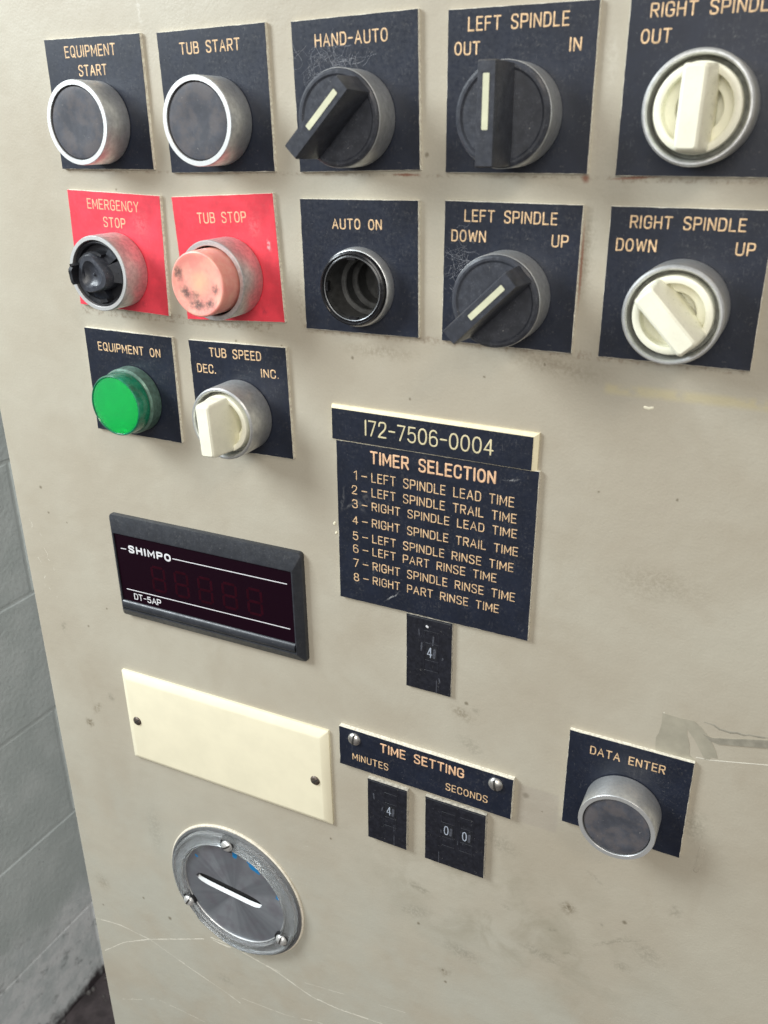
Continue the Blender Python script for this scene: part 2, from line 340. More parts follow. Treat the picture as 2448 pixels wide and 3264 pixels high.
# ------------------------------------------------------------------ engraver's single stroke alphabet
def chaikin(p, n=2):
    for _ in range(n):
        q = [p[0]]
        for a, b in zip(p, p[1:]):
            q.append((a[0]*.75+b[0]*.25, a[1]*.75+b[1]*.25)); q.append((a[0]*.25+b[0]*.75, a[1]*.25+b[1]*.75))
        q.append(p[-1]); p = q
    return p
def ell(cx, cy, rx, ry, a0=0, a1=360, n=16, pw=.85):
    o = []
    for i in range(n+1):
        a = math.radians(a0+(a1-a0)*i/n); c, s_ = math.cos(a), math.sin(a)
        o.append((cx+rx*math.copysign(abs(c)**pw, c), cy+ry*math.copysign(abs(s_)**pw, s_)))
    return o
L = lambda *p: ('l', list(p))
S = lambda *p: ('s', list(p))
GL = {
'A': (.60, [L((0, 0), (.30, 1), (.60, 0)), L((.11, .33), (.49, .33))]),
'B': (.52, [L((0, 0), (0, 1)), S((0, 1), (.32, 1), (.48, .95), (.50, .76), (.46, .56), (.30, .53), (0, .53)), S((.30, .53), (.50, .50), (.54, .27), (.50, .04), (.32, 0), (0, 0))]),
'C': (.52, [S((.52, .72), (.50, .94), (.38, 1.02), (.14, 1.02), (0, .86), (0, .5), (0, .14), (.14, -.02), (.38, -.02), (.50, .06), (.52, .28))]),
'D': (.52, [L((0, 0), (0, 1)), S((0, 1), (.22, 1), (.40, .98), (.52, .80), (.52, .20), (.40, .02), (.22, 0), (0, 0))]),
'E': (.46, [L((.46, 0), (0, 0), (0, 1), (.46, 1)), L((0, .52), (.40, .52))]),
'F': (.46, [L((0, 0), (0, 1), (.46, 1)), L((0, .52), (.38, .52))]),
'G': (.54, [S((.53, .74), (.50, .95), (.38, 1.02), (.14, 1.02), (0, .86), (0, .5), (0, .14), (.14, -.02), (.38, -.02), (.54, .08), (.54, .22)), L((.54, .18), (.54, .46), (.32, .46))]),
'H': (.54, [L((0, 0), (0, 1)), L((.54, 0), (.54, 1)), L((0, .52), (.54, .52))]),
'I': (.02, [L((.01, 0), (.01, 1))]),
'L': (.44, [L((0, 1), (0, 0), (.44, 0))]),
'M': (.64, [L((0, 0), (0, 1), (.32, .25), (.64, 1), (.64, 0))]),
'N': (.54, [L((0, 0), (0, 1), (.54, 0), (.54, 1))]),
'O': (.56, [('l', ell(.28, .5, .28, .51))]),
'P': (.50, [L((0, 0), (0, 1)), S((0, 1), (.34, 1), (.50, .95), (.52, .73), (.50, .50), (.34, .45), (0, .45))]),
'Q': (.58, [('l', ell(.28, .5, .28, .51)), L((.34, .22), (.58, -.06))]),
'R': (.52, [L((0, 0), (0, 1)), S((0, 1), (.34, 1), (.50, .96), (.52, .75), (.50, .53), (.34, .49), (0, .49)), L((.26, .49), (.52, 0))]),
'S': (.50, [S((.49, .83), (.46, .99), (.30, 1.02), (.12, 1.01), (.0, .90), (.0, .66), (.12, .56), (.38, .46), (.50, .34), (.50, .12), (.38, -.02), (.14, -.02), (.02, .03), (0, .19))]),
'T': (.54, [L((0, 1), (.54, 1)), L((.27, 1), (.27, 0))]),
'U': (.54, [S((0, 1), (0, .4), (0, .12), (.12, -.02), (.42, -.02), (.54, .12), (.54, .4), (.54, 1))]),
'W': (.78, [L((0, 1), (.17, 0), (.39, .85), (.61, 0), (.78, 1))]),
'Y': (.56, [L((0, 1), (.28, .48), (.56, 1)), L((.28, .48), (.28, 0))]),
'0': (.52, [('l', ell(.26, .5, .26, .51))]),
'1': (.20, [L((0, .80), (.18, 1), (.18, 0))]),
'2': (.50, [S((.02, .76), (.06, 1.0), (.26, 1.03), (.46, 1.0), (.50, .74), (.40, .50), (.12, .22), (0, 0)), L((0, 0), (.50, 0))]),
'3': (.48, [S((.02, .84), (.10, 1.02), (.28, 1.02), (.46, .96), (.47, .62), (.36, .53), (.20, .53)), S((.20, .53), (.40, .52), (.50, .40), (.50, .10), (.34, -.02), (.12, -.02), (0, .18))]),
'4': (.52, [L((.40, 0), (.40, 1), (0, .28), (.54, .28))]),
'5': (.50, [L((.46, 1), (.06, 1), (.03, .52)), S((.03, .52), (.14, .62), (.36, .64), (.50, .50), (.50, .16), (.38, -.02), (.14, -.02), (0, .16))]),
'6': (.50, [S((.44, .90), (.34, 1.02), (.16, 1.02), (.0, .86), (0, .5), (0, .14), (.12, -.02), (.38, -.02), (.50, .12), (.50, .42), (.40, .58), (.14, .60), (0, .42))]),
'7': (.48, [L((0, 1), (.48, 1), (.16, 0))]),
'8': (.50, [('l', ell(.25, .755, .215, .255)), ('l', ell(.25, .25, .25, .26))]),
'-': (.38, [L((0, .50), (.38, .50))]),
'.': (.02, [L((.0, .02), (.02, .02))]),
' ': (.42, []),
}
def tube_mesh(bm, pts, r, flat, closed=False, sides=6, caps=True):
    """flattened stroke: pts are (x, h, z) in mm; flat squeezes the thickness along h"""
    n = len(pts); P = [Vector((p[0], 0, p[2])) for p in pts]; rings = []
    def section(c, d, w, hh):
        t = Vector((-d.z, 0, d.x)); ring = []
        for k in range(sides+1):
            a = PI*k/sides; q = c+t*(math.cos(a)*w); ring.append(bm.verts.new(V(q.x, hh+math.sin(a)*w*flat, q.z)))
        return ring
    for i in range(n):
        a = P[i-1] if i > 0 else (P[-2] if closed else P[0]); b = P[i+1] if i < n-1 else (P[1] if closed else P[-1])
        d1 = (P[i]-a); d2 = (b-P[i]); d1 = d1.normalized() if d1.length > 1e-9 else None; d2 = d2.normalized() if d2.length > 1e-9 else None
        if d1 is None: d = d2; k = 1
        elif d2 is None: d = d1; k = 1
        else:
            if (d1+d2).length < .6:      # sharp corner: two sections, round join
                rings.append(section(P[i], d1, r, pts[i][1])); rings.append(section(P[i], d2, r, pts[i][1])); continue
            d = (d1+d2).normalized(); k = min(1.35, 1/max(.5, math.cos(d1.angle(d2)/2)))
        if not closed and i == 0:
            for e, w in ((.92, .38), (.55, .84)): rings.append(section(P[i]-d*r*e, d, r*w, pts[i][1]))
        rings.append(section(P[i], d, r*k, pts[i][1]))
        if not closed and i == n-1:
            for e, w in ((.55, .84), (.92, .38)): rings.append(section(P[i]+d*r*e, d, r*w, pts[i][1]))
    for a, b in zip(rings, rings[1:]):
        for k in range(sides): bm.faces.new((a[k], a[k+1], b[k+1], b[k]))
def text_mesh(bm, s, x0, x1, zt, zb, h, r, gap=.29, flat=.22, jit=0.010):
    H = zt-zb-2*r; adv = []; w = 0; prev = None
    for ch in s:
        gw = GL[ch][0]
        g = gap
        if ch == '1' and s.startswith('1-') is False and False: g = gap
        adv.append((w, ch)); w += gw + g
    w -= gap
    sx = (x1-x0-2*r)/w
    for ax, ch in adv:
        for kind, pts in GL[ch][1]:
            if kind == 's': pts = chaikin(pts)
            jj = lambda: random.uniform(-jit, jit)
            ox, oz = jj()*H, jj()*H
            q = [(x0+r+(ax+p[0])*sx+ox, h, zb+r+p[1]*H+oz) for p in pts]
            tube_mesh(bm, q, r*random.uniform(.93, 1.06), flat)
def lettering(parent, s, x0, x1, zt, zb, h, r, mat, px=0, pz=0, pa=0, name='lettering', gap=.29, flat=.22, label=None):
    """x0,x1,zt,zb given on the panel; converted into the plate's own frame"""
    a = math.radians(pa); cx, cz = (x0+x1)/2-px, (zt+zb)/2-pz
    lx, lz = cx*math.cos(a)+cz*math.sin(a), -cx*math.sin(a)+cz*math.cos(a)
    w, H = (x1-x0), (zt-zb); bm = bmesh.new(); text_mesh(bm, s, lx-w/2, lx+w/2, lz+H/2, lz-H/2, h-.03, r, gap, flat)
    return finish(bm, name, mat, parent, label=label or 'engraved lettering reading "%s"' % s)

# ------------------------------------------------------------------ setting: wall, floor
def st(o): o['kind'] = 'structure'; return o
WX = -950
bm = bmesh.new(); 
for sgn in (1,):
    rings_block(bm, [(rect(WX-60, -1525, WX+4.4, 700), 300), (rect(WX-60, -1525, WX+4.4, 700), -1750)])
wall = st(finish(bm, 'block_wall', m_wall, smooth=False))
bm = bmesh.new()
def block_mesh():
    bm = bmesh.new(); b = 3
    # block lies along the y axis: length 514, height 249 (model mm), outer face at +x
    def ring(x, dy, dz): return [bm.verts.new((x*U, y*U, z*U)) for y, z in ((-dy, -dz), (dy, -dz), (dy, dz), (-dy, dz))]
    rs = [ring(-20, 257.5, 126), ring(4.6, 257.5, 126), ring(6, 255, 123.5)]
    for a, c in zip(rs, rs[1:]):
        for i in range(4): bm.faces.new((a[i], a[(i+1) % 4], c[(i+1) % 4], c[i]))
    bm.faces.new(rs[0]); bm.faces.new(rs[-1])
    return bm
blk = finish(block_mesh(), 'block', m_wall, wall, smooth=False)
bmd = blk.data; first = True
rowz = [-793+257*k for k in range(-2, 6)]          # joint heights
for k in range(-3, 5):
    zc = -793-128.5+257*k+257
    if zc < -1440: zc_ = zc
    off = 390 if k % 2 else 133
    for j in range(-2, 4):
        yc = off+520*j-5
        if yc < -300 or yc > 1500: continue
        o = blk if first else blk.copy()
        if not first: COL.objects.link(o)
        first = False
        o.location = (WX*U+random.uniform(-.0006, .0006), yc*U, zc*U)
bm = bmesh.new(); rings_block(bm, [(rect(-3000, -1600, 3000, -1525), 3000), (rect(-3000, -1600, 3000, -1525), -3500)])
st(finish(bm, 'floor', m_floor, smooth=False))
bm = bmesh.new(); rr = random.Random(3)
for i in range(9):
    y = rr.uniform(330, 760); x = WX+6+abs(rr.gauss(0, 28)); s_ = rr.uniform(2, 6)
    g = bmesh.ops.create_icosphere(bm, subdivisions=1, radius=s_*U)
    for v in g['verts']: v.co = v.co*rr.uniform(.7, 1.25)+Vector((x*U, y*U, (-1525+s_*.5)*U))
rb = finish(bm, 'rubble', m_rubble, smooth=False); rb['kind'] = 'stuff'; rb['label'] = 'small dark crumbs of debris along the foot of the block wall'; rb['category'] = 'rubble'

# ------------------------------------------------------------------ cabinet
cab = thing('control_cabinet', 'beige painted steel control cabinet carrying the legend plates, switches and meters', 'cabinet')
X0, X1, Z0, Z1 = -152.6, 520, -1500, 470
bm = bmesh.new()
rad = 2.0; nA = 5; strip = []
outer = [bm.verts.new(V(x, 0, z)) for x, z in ((X0+rad, Z0), (X1, Z0), (X1, Z1), (X0+rad, Z1))]
hc = [bm.verts.new(V(91.3+14.2*math.cos(2*PI*i/40), 0, 176.4+14.2*math.sin(2*PI*i/40))) for i in range(40)]
es = [bm.edges.new((outer[i], outer[(i+1) % 4])) for i in range(4)]+[bm.edges.new((hc[i], hc[(i+1) % 40])) for i in range(40)]
bmesh.ops.triangle_fill(bm, edges=es, use_beauty=True)
prev = (outer[0], outer[3])
for i in range(1, nA+1):
    a = PI/2*i/nA; x = X0+rad-rad*math.sin(a); h = -(rad-rad*math.cos(a))
    cur = (bm.verts.new(V(x, h, Z0)), bm.verts.new(V(x, h, Z1))); bm.faces.new((prev[0], prev[1], cur[1], cur[0])); prev = cur
cur = (bm.verts.new(V(X0, -260, Z0)), bm.verts.new(V(X0, -260, Z1))); bm.faces.new((prev[0], prev[1], cur[1], cur[0]))
bk = (bm.verts.new(V(X1, -260, Z0)), bm.verts.new(V(X1, -260, Z1))); bm.faces.new((cur[0], cur[1], bk[1], bk[0])); bm.faces.new((bk[0], bk[1], outer[2], outer[1]))
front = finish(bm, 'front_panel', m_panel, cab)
bm = bmesh.new(); box(bm, X0+8, X1-8, -255, -8, -1524, -1500.5); finish(bm, 'plinth', m_dark, cab, False)
bm = bmesh.new(); box(bm, X0+4, X1-4, -256, -3, Z1-5, Z1); finish(bm, 'top_panel', m_panel, cab, False)

# scratches worn through the paint
def scratch(pts, r=.28, n=3):
    bm = bmesh.new(); p = chaikin(pts, n); rr = random.Random(int(abs(pts[0][0]*7)))
    # break the line here and there like a real scratch
    seg = []; k = 0
    while k < len(p)-1:
        ln = rr.randint(3, 9); s_ = p[k:k+ln+1]
        if len(s_) > 1: tube_mesh(bm, [(x+rr.gauss(0, .07), -.03, z+rr.gauss(0, .10)) for x, z in s_], r*rr.uniform(.45, 1.05), .18)
        k += ln + (1 if rr.random() < .25 else 0)
    finish(bm, 'scratch', m_scratch, cab)
def dens(pts, m=4):
    o = []
    for a, b in zip(pts, pts[1:]):
        for i in range(m): o.append((a[0]+(b[0]-a[0])*i/m, a[1]+(b[1]-a[1])*i/m))
    return o+[pts[-1]]
scratch(dens([(-151, -319), (-125, -314), (-96, -315), (-60, -326), (-29, -334), (-18, -338)]), .46)
scratch(dens([(-147, -352), (-125, -332), (-96, -314), (-70, -301), (-45, -288)]), .62)
scratch(dens([(-38, -283), (-24, -282), (14, -287), (44, -297), (66, -297), (97, -292)]), .60)
scratch(dens([(14, -286), (29, -288), (60, -282), (114, -272)]), .26)
scratch(dens([(-137, -401), (-118, -391), (-100, -380), (-75, -379), (-51, -379)]), .30)
scratch(dens([(-16, -332), (20, -328), (50, -319), (80, -322)]), .28)
scratch([(60, -330), (75, -326), (92, -325)], .22)
scratch([(-36, -284.5), (-30, -285), (-22, -284.5)], .8)
for k in range(7):
    x = -140+random.uniform(-5, 10); z = 35-random.uniform(0, 70); scratch([(x, z), (x+random.uniform(-3, 5), z-random.uniform(2, 5)), (x+random.uniform(-2, 6), z-random.uniform(5, 9))], .22)
# old adhesive tape to the right
def sheet(name, polys, mat, h0, h1, label=None):
    bm = bmesh.new()
    for p in polys:
        lay = []
        for hh in (h0, h1):
            v = [bm.verts.new(V(x, hh, z)) for x, z in p]; n = len(v); lay.append(v)
            bmesh.ops.triangle_fill(bm, edges=[bm.edges.new((v[i], v[(i+1) % n])) for i in range(n)], use_beauty=True)
        for i in range(n): bm.faces.new((lay[0][i], lay[0][(i+1) % n], lay[1][(i+1) % n], lay[1][i]))
    return finish(bm, name, mat, cab, False, label)
sheet('tape_residue', [[(241, -3), (241.2, -9), (240.6, -14), (239.6, -16.8), (240, -24), (258, -24), (255, -21.5), (254.3, -16), (252.6, -11), (252.2, -8), (256.2, -13), (259.5, -18.5), (261.5, -21.8), (263.6, -21.2), (264, -19.8), (266.8, -19.6), (265.6, -16), (264, -13), (262, -9.6), (258.5, -6), (255, -3.2), (248, -3.4)]], m_tape, 0, .12, 'torn grey-brown tape residue')
sheet('tape_fold', [[(259.5, -8.6), (263, -9.4), (270, -7.6), (278, -5.2), (300, .8), (300, -2.8), (286, -7), (275, -9.6), (266, -11.6), (262.5, -11)]], m_tapedark, 0, .5, 'rolled edge of the old tape')
bm = bmesh.new(); q = [(259, -2.3), (263, -2.6), (266, -4.0), (270, -4.3), (273, -3.6), (276, -3.8), (278, -3), (281, -2.9), (284, -2.5), (290, -.5), (300, 2)]
for a, b in zip(q[::1], q[1:]):
    tube_mesh(bm, [(a[0], 0, a[1]), (b[0]-.5, 0, b[1])], random.uniform(.25, .6), .2)
finish(bm, 'tape_edge', m_tapedark, cab)
bm = bmesh.new()
for a, b in (((241.6, -2.6), (241.4, -12)), ((258, -22), (264, -21.5)), ((264, -21.5), (300, -13))): tube_mesh(bm, [(a[0], 0, a[1]), (b[0], 0, b[1])], .25, .3)
finish(bm, 'tape_outline', m_scratch, cab)
bm = bmesh.new(); tube_mesh(bm, [(218, 0, 137.0), (219.5, 0, 136.7), (221, 0, 137.1)], .55, .3); finish(bm, 'paint_chip', m_chip, cab, label='small pale chip at the end of the yellow tape stain')
bm = bmesh.new(); tube_mesh(bm, [(267, .0, -72), (266.6, .0, -80), (266, 0, -86)], 1.4, .15); finish(bm, 'paint_drip', m_panel, cab)
for (x, z, r) in ((73.6, 58.5, .65), (74.4, 53.5, .55), (236.6, -37, .3)):
    bm = bmesh.new(); tube_mesh(bm, [(x, 0, z), (x+.4, 0, z+1.2*r)], r, .8); finish(bm, 'paint_blob', m_chip, cab)

# ------------------------------------------------------------------ legend plates
def plate(name, label, cat, x, z, w, h, ang, face, thick=1.8, group=None, hole=None, wear=0.25, core=None):
    t = thing(name, label, cat, x, z, ang, group)
    rr = random.Random(int(x*13+z*7))
    def edge_pts(x0, z0, x1, z1, j):
        pts = []
        for (a, b) in (((x0, z0), (x1, z0)), ((x1, z0), (x1, z1)), ((x1, z1), (x0, z1)), ((x0, z1), (x0, z0))):
            n = max(4, int(math.dist(a, b)/2.5))
            for i in range(n):
                f = i/n; px_, pz_ = a[0]+(b[0]-a[0])*f, a[1]+(b[1]-a[1])*f
                d = abs(rr.gauss(0, j)) if i else 0
                if a[0] == b[0]: px_ += d if a[0] == x0 else -d
                else: pz_ += d if a[1] == z0 else -d
                pts.append((px_, pz_))
        return pts
    for nm, h0, h1, ins, j, m in (('core', 0, thick-.25, 0, 0, core or m_core), ('face', thick-.25+.001, thick, .12, .07, face)):
        pts = edge_pts(ins, -h+ins, w-ins, -ins, j); bm = bmesh.new()
        if hole:
            hx, hz, hr = hole
            for hh in (h0, h1):
                vs_ = [bm.verts.new(V(a, hh, b)) for a, b in pts]; n = len(vs_)
                hv = [bm.verts.new(V(hx+hr*math.cos(2*PI*i/40), hh, hz+hr*math.sin(2*PI*i/40))) for i in range(40)]
                es = [bm.edges.new((vs_[i], vs_[(i+1) % n])) for i in range(n)]+[bm.edges.new((hv[i], hv[(i+1) % 40])) for i in range(40)]
                bmesh.ops.triangle_fill(bm, edges=es, use_beauty=True)
                if hh == h0: lo, lh = vs_, hv
            for i in range(n): bm.faces.new((lo[i], lo[(i+1) % n], vs_[(i+1) % n], vs_[i]))
            for i in range(40): bm.faces.new((lh[i], lh[(i+1) % 40], hv[(i+1) % 40], hv[i]))
        else:
            rings_block(bm, [(pts, h0), (pts, h1)])
        finish(bm, nm, m, t, False)
    return t
GP = 'engraved legend plates on the control panel'
def legend(key, label, x, z, w, h, ang, texts, face=None, hole=None, tm=None, thick=1.8):
    t = plate('legend_plate', label, 'legend plate', x, z, w, h, ang, face or m_navy, thick, GP, hole)
    for (s_, x0, x1, zt, zb) in texts: lettering(t, s_, x0, x1, zt, zb, thick, .34, tm or m_gold, x, z, ang)
    return t
legend('', 'dark blue plate engraved EQUIPMENT START, at the top left of the panel', -73.5, 279.5, 57.1, 56.4, .21, [('EQUIPMENT', -61.5, -31, 276.4, 271.4), ('START', -54.4, -37.3, 268.3, 263.5)])
legend('', 'dark blue plate engraved TUB START', -7, 279.4, 56.5, 57.4, 1.13, [('TUB START', 5, 36.6, 275.2, 270.4)])
legend('', 'dark blue plate engraved HAND-AUTO, tilted slightly upward', 61.9, 280.1, 56.6, 57.1, 1.42, [('HAND-AUTO', 72.9, 105.8, 275.4, 270.5)])
legend('', 'dark blue plate engraved LEFT SPINDLE OUT IN', 130.8, 280.4, 57.1, 56.8, .04, [('LEFT SPINDLE', 138.9, 177.4, 277.6, 272.7), ('OUT', 133.7, 144, 269.5, 264.9), ('IN', 177.9, 182.4, 269.2, 264.5)])
legend('', 'dark blue plate engraved RIGHT SPINDLE OUT, cut by the right edge of the picture', 198.3, 280.2, 57, 57, -.1, [('RIGHT SPINDLE', 205.3, 246.5, 278.2, 273.6), ('OUT', 202.9, 213.3, 270.4, 265.8), ('IN', 245.2, 249.8, 270.2, 265.7)])
legend('', 'red plate engraved EMERGENCY STOP, tilted down to the right', -72.1, 213.7, 57.7, 56.5, -1.88, [('EMERGENCY', -60.2, -27.7, 209.4, 204.4), ('STOP', -51.1, -37.2, 201.2, 196.3)], m_red2, tm=m_redt)
legend('', 'red plate engraved TUB STOP, with a chip in its right side', -7.6, 211.5, 56.5, 56.8, 2.88, [('TUB STOP', 6.4, 33.9, 205.6, 200.7)], m_red, tm=m_redt)
legend('', 'dark blue plate engraved EQUIPMENT ON', -73.9, 145.1, 57.8, 56.1, -.36, [('EQUIPMENT ON', -65.8, -24.2, 138.2, 133.5)])
legend('', 'dark blue plate engraved TUB SPEED DEC. INC.', -5.7, 144.5, 57, 55.6, 1.29, [('TUB SPEED', 6.6, 37.3, 142.2, 137.5), ('DEC.', -1.7, 9.8, 133.2, 128.6), ('INC.', 36.5, 46.6, 134.4, 130)])
legend('', 'dark blue plate engraved AUTO ON', 62.6, 212.3, 56.6, 56.5, .56, [('AUTO ON', 78.4, 102.5, 204.8, 200.3)], hole=(28.8, -36.1, 14.2))
legend('', 'dark blue plate engraved LEFT SPINDLE DOWN UP', 130.9, 213.1, 56.6, 56.8, -.33, [('LEFT SPINDLE', 139.5, 177.9, 209.9, 205.1), ('DOWN', 134.1, 149.1, 202.1, 197.3), ('UP', 176, 182.7, 201.7, 196.9)])
legend('', 'dark blue plate engraved RIGHT SPINDLE DOWN UP', 197.9, 212.7, 57, 56.8, -.02, [('RIGHT SPINDLE', 205.4, 246.1, 209.7, 205), ('DOWN', 201, 216, 201.4, 196.6), ('UP', 243.5, 250.2, 201.6, 196.9)])
legend('', 'dark blue plate engraved DATA ENTER, alone at the lower right', 200.6, -24.1, 57.3, 55.9, .03, [('DATA ENTER', 211, 246, -29.8, -34.6)], thick=2.1)

# part number plate with bevelled cream edges
t = thing('number_plate', 'dark blue number plate engraved 172-7506-0004 and edged in cream, above the timer list', 'number plate', 75.1, 121.4, -.47)
w, h = 101.1, 17.2; bm = bmesh.new()
rings_block(bm, [(rect(0, -h, w, 0), 0), (rect(0, -h, w, 0), 1.2), (rect(.3, -h+.2, w-2.1, -1.5), 2.3)]); finish(bm, 'core', m_bevel, t, False)
bm = bmesh.new(); rings_block(bm, [(rect(.5, -h+.35, w-2.2, -1.7), 2.25), (rect(.5, -h+.35, w-2.2, -1.7), 2.45)]); finish(bm, 'face', m_navy, t, False)
lettering(t, 'I72-7506-0004', 92.9, 156.3, 115.9, 108.1, 2.45, .42, m_yell, 75.1, 121.4, -.47, gap=.24)

# timer selection table
t = plate('timer_legend_plate', 'large dark blue plate listing TIMER SELECTION 1 to 8', 'legend plate', 77.1, 104, 100.3, 85, -.21, m_navy_timer, 1.9)
PX, PZ, PA = 77.1, 104, -.21
lettering(t, 'TIMER SELECTION', 95.2, 158, 101.0, 94.4, 1.9, .52, m_pink, PX, PZ, PA)
rows = [('1', 'LEFT SPINDLE LEAD TIME', 166.9, 90.0, 85.0), ('2', 'LEFT SPINDLE TRAIL TIME', 168.4, 82.1, 77.4), ('3', 'RIGHT SPINDLE LEAD TIME', 169.0, 74.7, 70.2), ('4', 'RIGHT SPINDLE TRAIL TIME', 170, 66.0, 61.4),
        ('5', 'LEFT SPINDLE RINSE TIME', 168.3, 57.6, 53.0), ('6', 'LEFT PART RINSE TIME', 160.4, 50.5, 45.9), ('7', 'RIGHT SPINDLE RINSE TIME', 169.8, 42.6, 37.9), ('8', 'RIGHT PART RINSE TIME', 162.3, 34.6, 30.0)]
for d, s_, x1, zt, zb in rows:
    dx = (86.3, 88.2) if d == '1' else (85.0, 88.1)
    lettering(t, d, *dx, zt, zb, 1.9, .29, m_gold, PX, PZ, PA)
    lettering(t, '-', 90.3, 93.6, zt, zb, 1.9, .30, m_gold, PX, PZ, PA)
    lettering(t, s_, 95.8, x1, zt, zb, 1.9, .29, m_gold, PX, PZ, PA, gap=.27)

def screw(parent, x, z, h, r=3.2, ang=70, name='screw', dome=.45, mat=None, lab=None):
    bm = bmesh.new(); prof = [(r, h)]+[(r*math.cos(a), h+r*dome*math.sin(a)) for a in [PI/2*k/6 for k in range(1, 6)]]+[(.05, h+r*dome)]
    lathe(bm, [(r, h-.6)]+prof, x, z, 28, cap0=True, cap1=True); s_ = finish(bm, name, mat or m_screw, parent, label=lab)
    a = math.radians(ang); c, q = math.cos(a), math.sin(a); ln, wd = r*.93, r*.15
    pts = [(x+c*ln-q*wd, z+q*ln+c*wd), (x-c*ln-q*wd, z-q*ln+c*wd), (x-c*ln+q*wd, z-q*ln-c*wd), (x+c*ln+q*wd, z+q*ln-c*wd)]
    # slot follows the dome: a thin dark strip just proud of it
    bm = bmesh.new(); n = 10; prev = None
    for i in range(n+1):
        u = -ln+2*ln*i/n; hh = h+r*dome*math.sqrt(max(0, 1-(u/r)**2))+.03
        cur = [bm.verts.new(V(x+c*u-q*wd, hh, z+q*u+c*wd)), bm.verts.new(V(x+c*u+q*wd, hh, z+q*u-c*wd))]
        if prev: bm.faces.new((prev[0], prev[1], cur[1], cur[0]))
        prev = cur
    finish(bm, 'screw_slot', m_slot, s_); return s_

# time setting plate
t = plate('time_setting_plate', 'dark blue strip plate engraved TIME SETTING MINUTES SECONDS, held by two round head screws', 'legend plate', 73.9, -62.6, 100.9, 25.7, -.44, m_navy, 2.8)
PX, PZ, PA = 73.9, -62.6, -.44
lettering(t, 'TIME SETTING', 99.2, 148.3, -65.9, -72.1, 2.8, .50, m_pink, PX, PZ, PA)
lettering(t, 'MINUTES', 81.9, 104.2, -78.2, -82.9, 2.8, .31, m_gold, PX, PZ, PA)
lettering(t, 'SECONDS', 138, 161.7, -78.6, -83.3, 2.8, .31, m_gold, PX, PZ, PA)
screw(t, 9.6, -5.8, 2.8, 3.9, 82, dome=.55); screw(t, 91.7, -6.0, 2.8, 4.0, 100, dome=.55)

# ------------------------------------------------------------------ buttons
def bezel(bm, r0=18, r1=18, h=17.4, rin=15.7, depth=3.0, round_=.7):
    lathe(bm, [(r0-.4, 1.9), (r0, 2.3), (r0, 3), (r1, h-round_), (r1-.2, h-.25*round_), (r1-round_*.6, h), (rin+.2, h), (rin, h-.2), (rin, h-depth)], seg=96)
    return bm
PB = 'black push buttons with flush metal bezels'
btn = thing('push_button', 'black push button in a metal bezel under EQUIPMENT START', 'push button', -44.9, 243.5, 20, PB)
finish(bezel(bmesh.new()), 'bezel', m_metal, btn)
bm = bmesh.new(); lathe(bm, [(17.75, 17.43), (15.85, 17.43)], seg=96); bmr = finish(bm, 'rim', m_rim, btn)
bm = bmesh.new(); lathe(bm, [(15.35, 12), (15.35, 16.3), (15.1, 16.7), (13.5, 16.95), (9.0, 16.75), (5, 16.5), (.1, 16.35)], seg=72, cap1=True); finish(bm, 'cap', m_cap, btn)
dup(btn, 'black push button in a metal bezel under TUB START', 22.6, 243.4, 150)
dup(btn, 'black push button in a metal bezel under DATA ENTER', 229.4, -59.7, 250, .4)

# red/pink tub stop button
t = thing('stop_button', 'protruding faded pink push button, dirt stained, on the TUB STOP plate', 'push button', 23.3, 176.9)
finish(bezel(bmesh.new(), rin=15.6), 'bezel', m_metal2, t)
bm = bmesh.new(); lathe(bm, [(15.5, 13.5), (.1, 13.5)], cap1=True); finish(bm, 'well', m_dark, t)
bm = bmesh.new(); lathe(bm, [(14.6, 12), (14.5, 27.0), (14.2, 27.6), (13.7, 27.9), (12.6, 27.8), (11.8, 27.45), (6, 27.3), (.1, 27.3)], seg=80, cap1=True); finish(bm, 'cap', m_pinkcap, t)

# broken emergency stop
t = thing('broken_stop_button', 'broken emergency stop button, black hub and spokes left in a scratched metal bezel', 'push button', -44.4, 176.3)
finish(bezel(bmesh.new(), rin=15.8, depth=9), 'bezel', m_metal2, t)
bm = bmesh.new(); lathe(bm, [(17.6, 17.43), (16.0, 17.43)], seg=96); finish(bm, 'rim', m_rim, t)
bm = bmesh.new(); lathe(bm, [(15.75, 15.6), (14.6, 16.2), (13.9, 15.6), (13.6, 13.0), (.1, 12.0)], cap1=True); finish(bm, 'socket', m_knobdark, t)
bm = bmesh.new(); lathe(bm, [(9.4, 9.6), (9.0, 20.6), (8.3, 21.9), (6.2, 22.0), (5.3, 20.8), (3.0, 19.6), (.9, 19.4), (.5, 20.2), (.1, 20.3)], cap1=True, rf=lambda a, r_: 1+(.10*math.cos(3*a+.8) if r_ > 5.9 else .03*math.sin(5*a))); finish(bm, 'hub', m_knob, t)
def spoke(a, w0, w1, r0, r1, ha, hb):
    c, s_ = math.cos(math.radians(a)), math.sin(math.radians(a)); bm = bmesh.new()
    P = lambda r, w: (r*c-w*s_, r*s_+w*c)
    base = [P(r0, -w0), P(r1, -w1), P(r1, w1), P(r0, w0)]
    lo = [bm.verts.new(V(x, 9.8, z)) for x, z in base]; hi = [bm.verts.new(V(x, hh, z)) for (x, z), hh in zip(base, (ha, hb, hb, ha))]
    for i in range(4): bm.faces.new((lo[i], lo[(i+1) % 4], hi[(i+1) % 4], hi[i]))
    bm.faces.new(lo); bm.faces.new(hi); finish(bm, 'spoke', m_spoke, t, False)
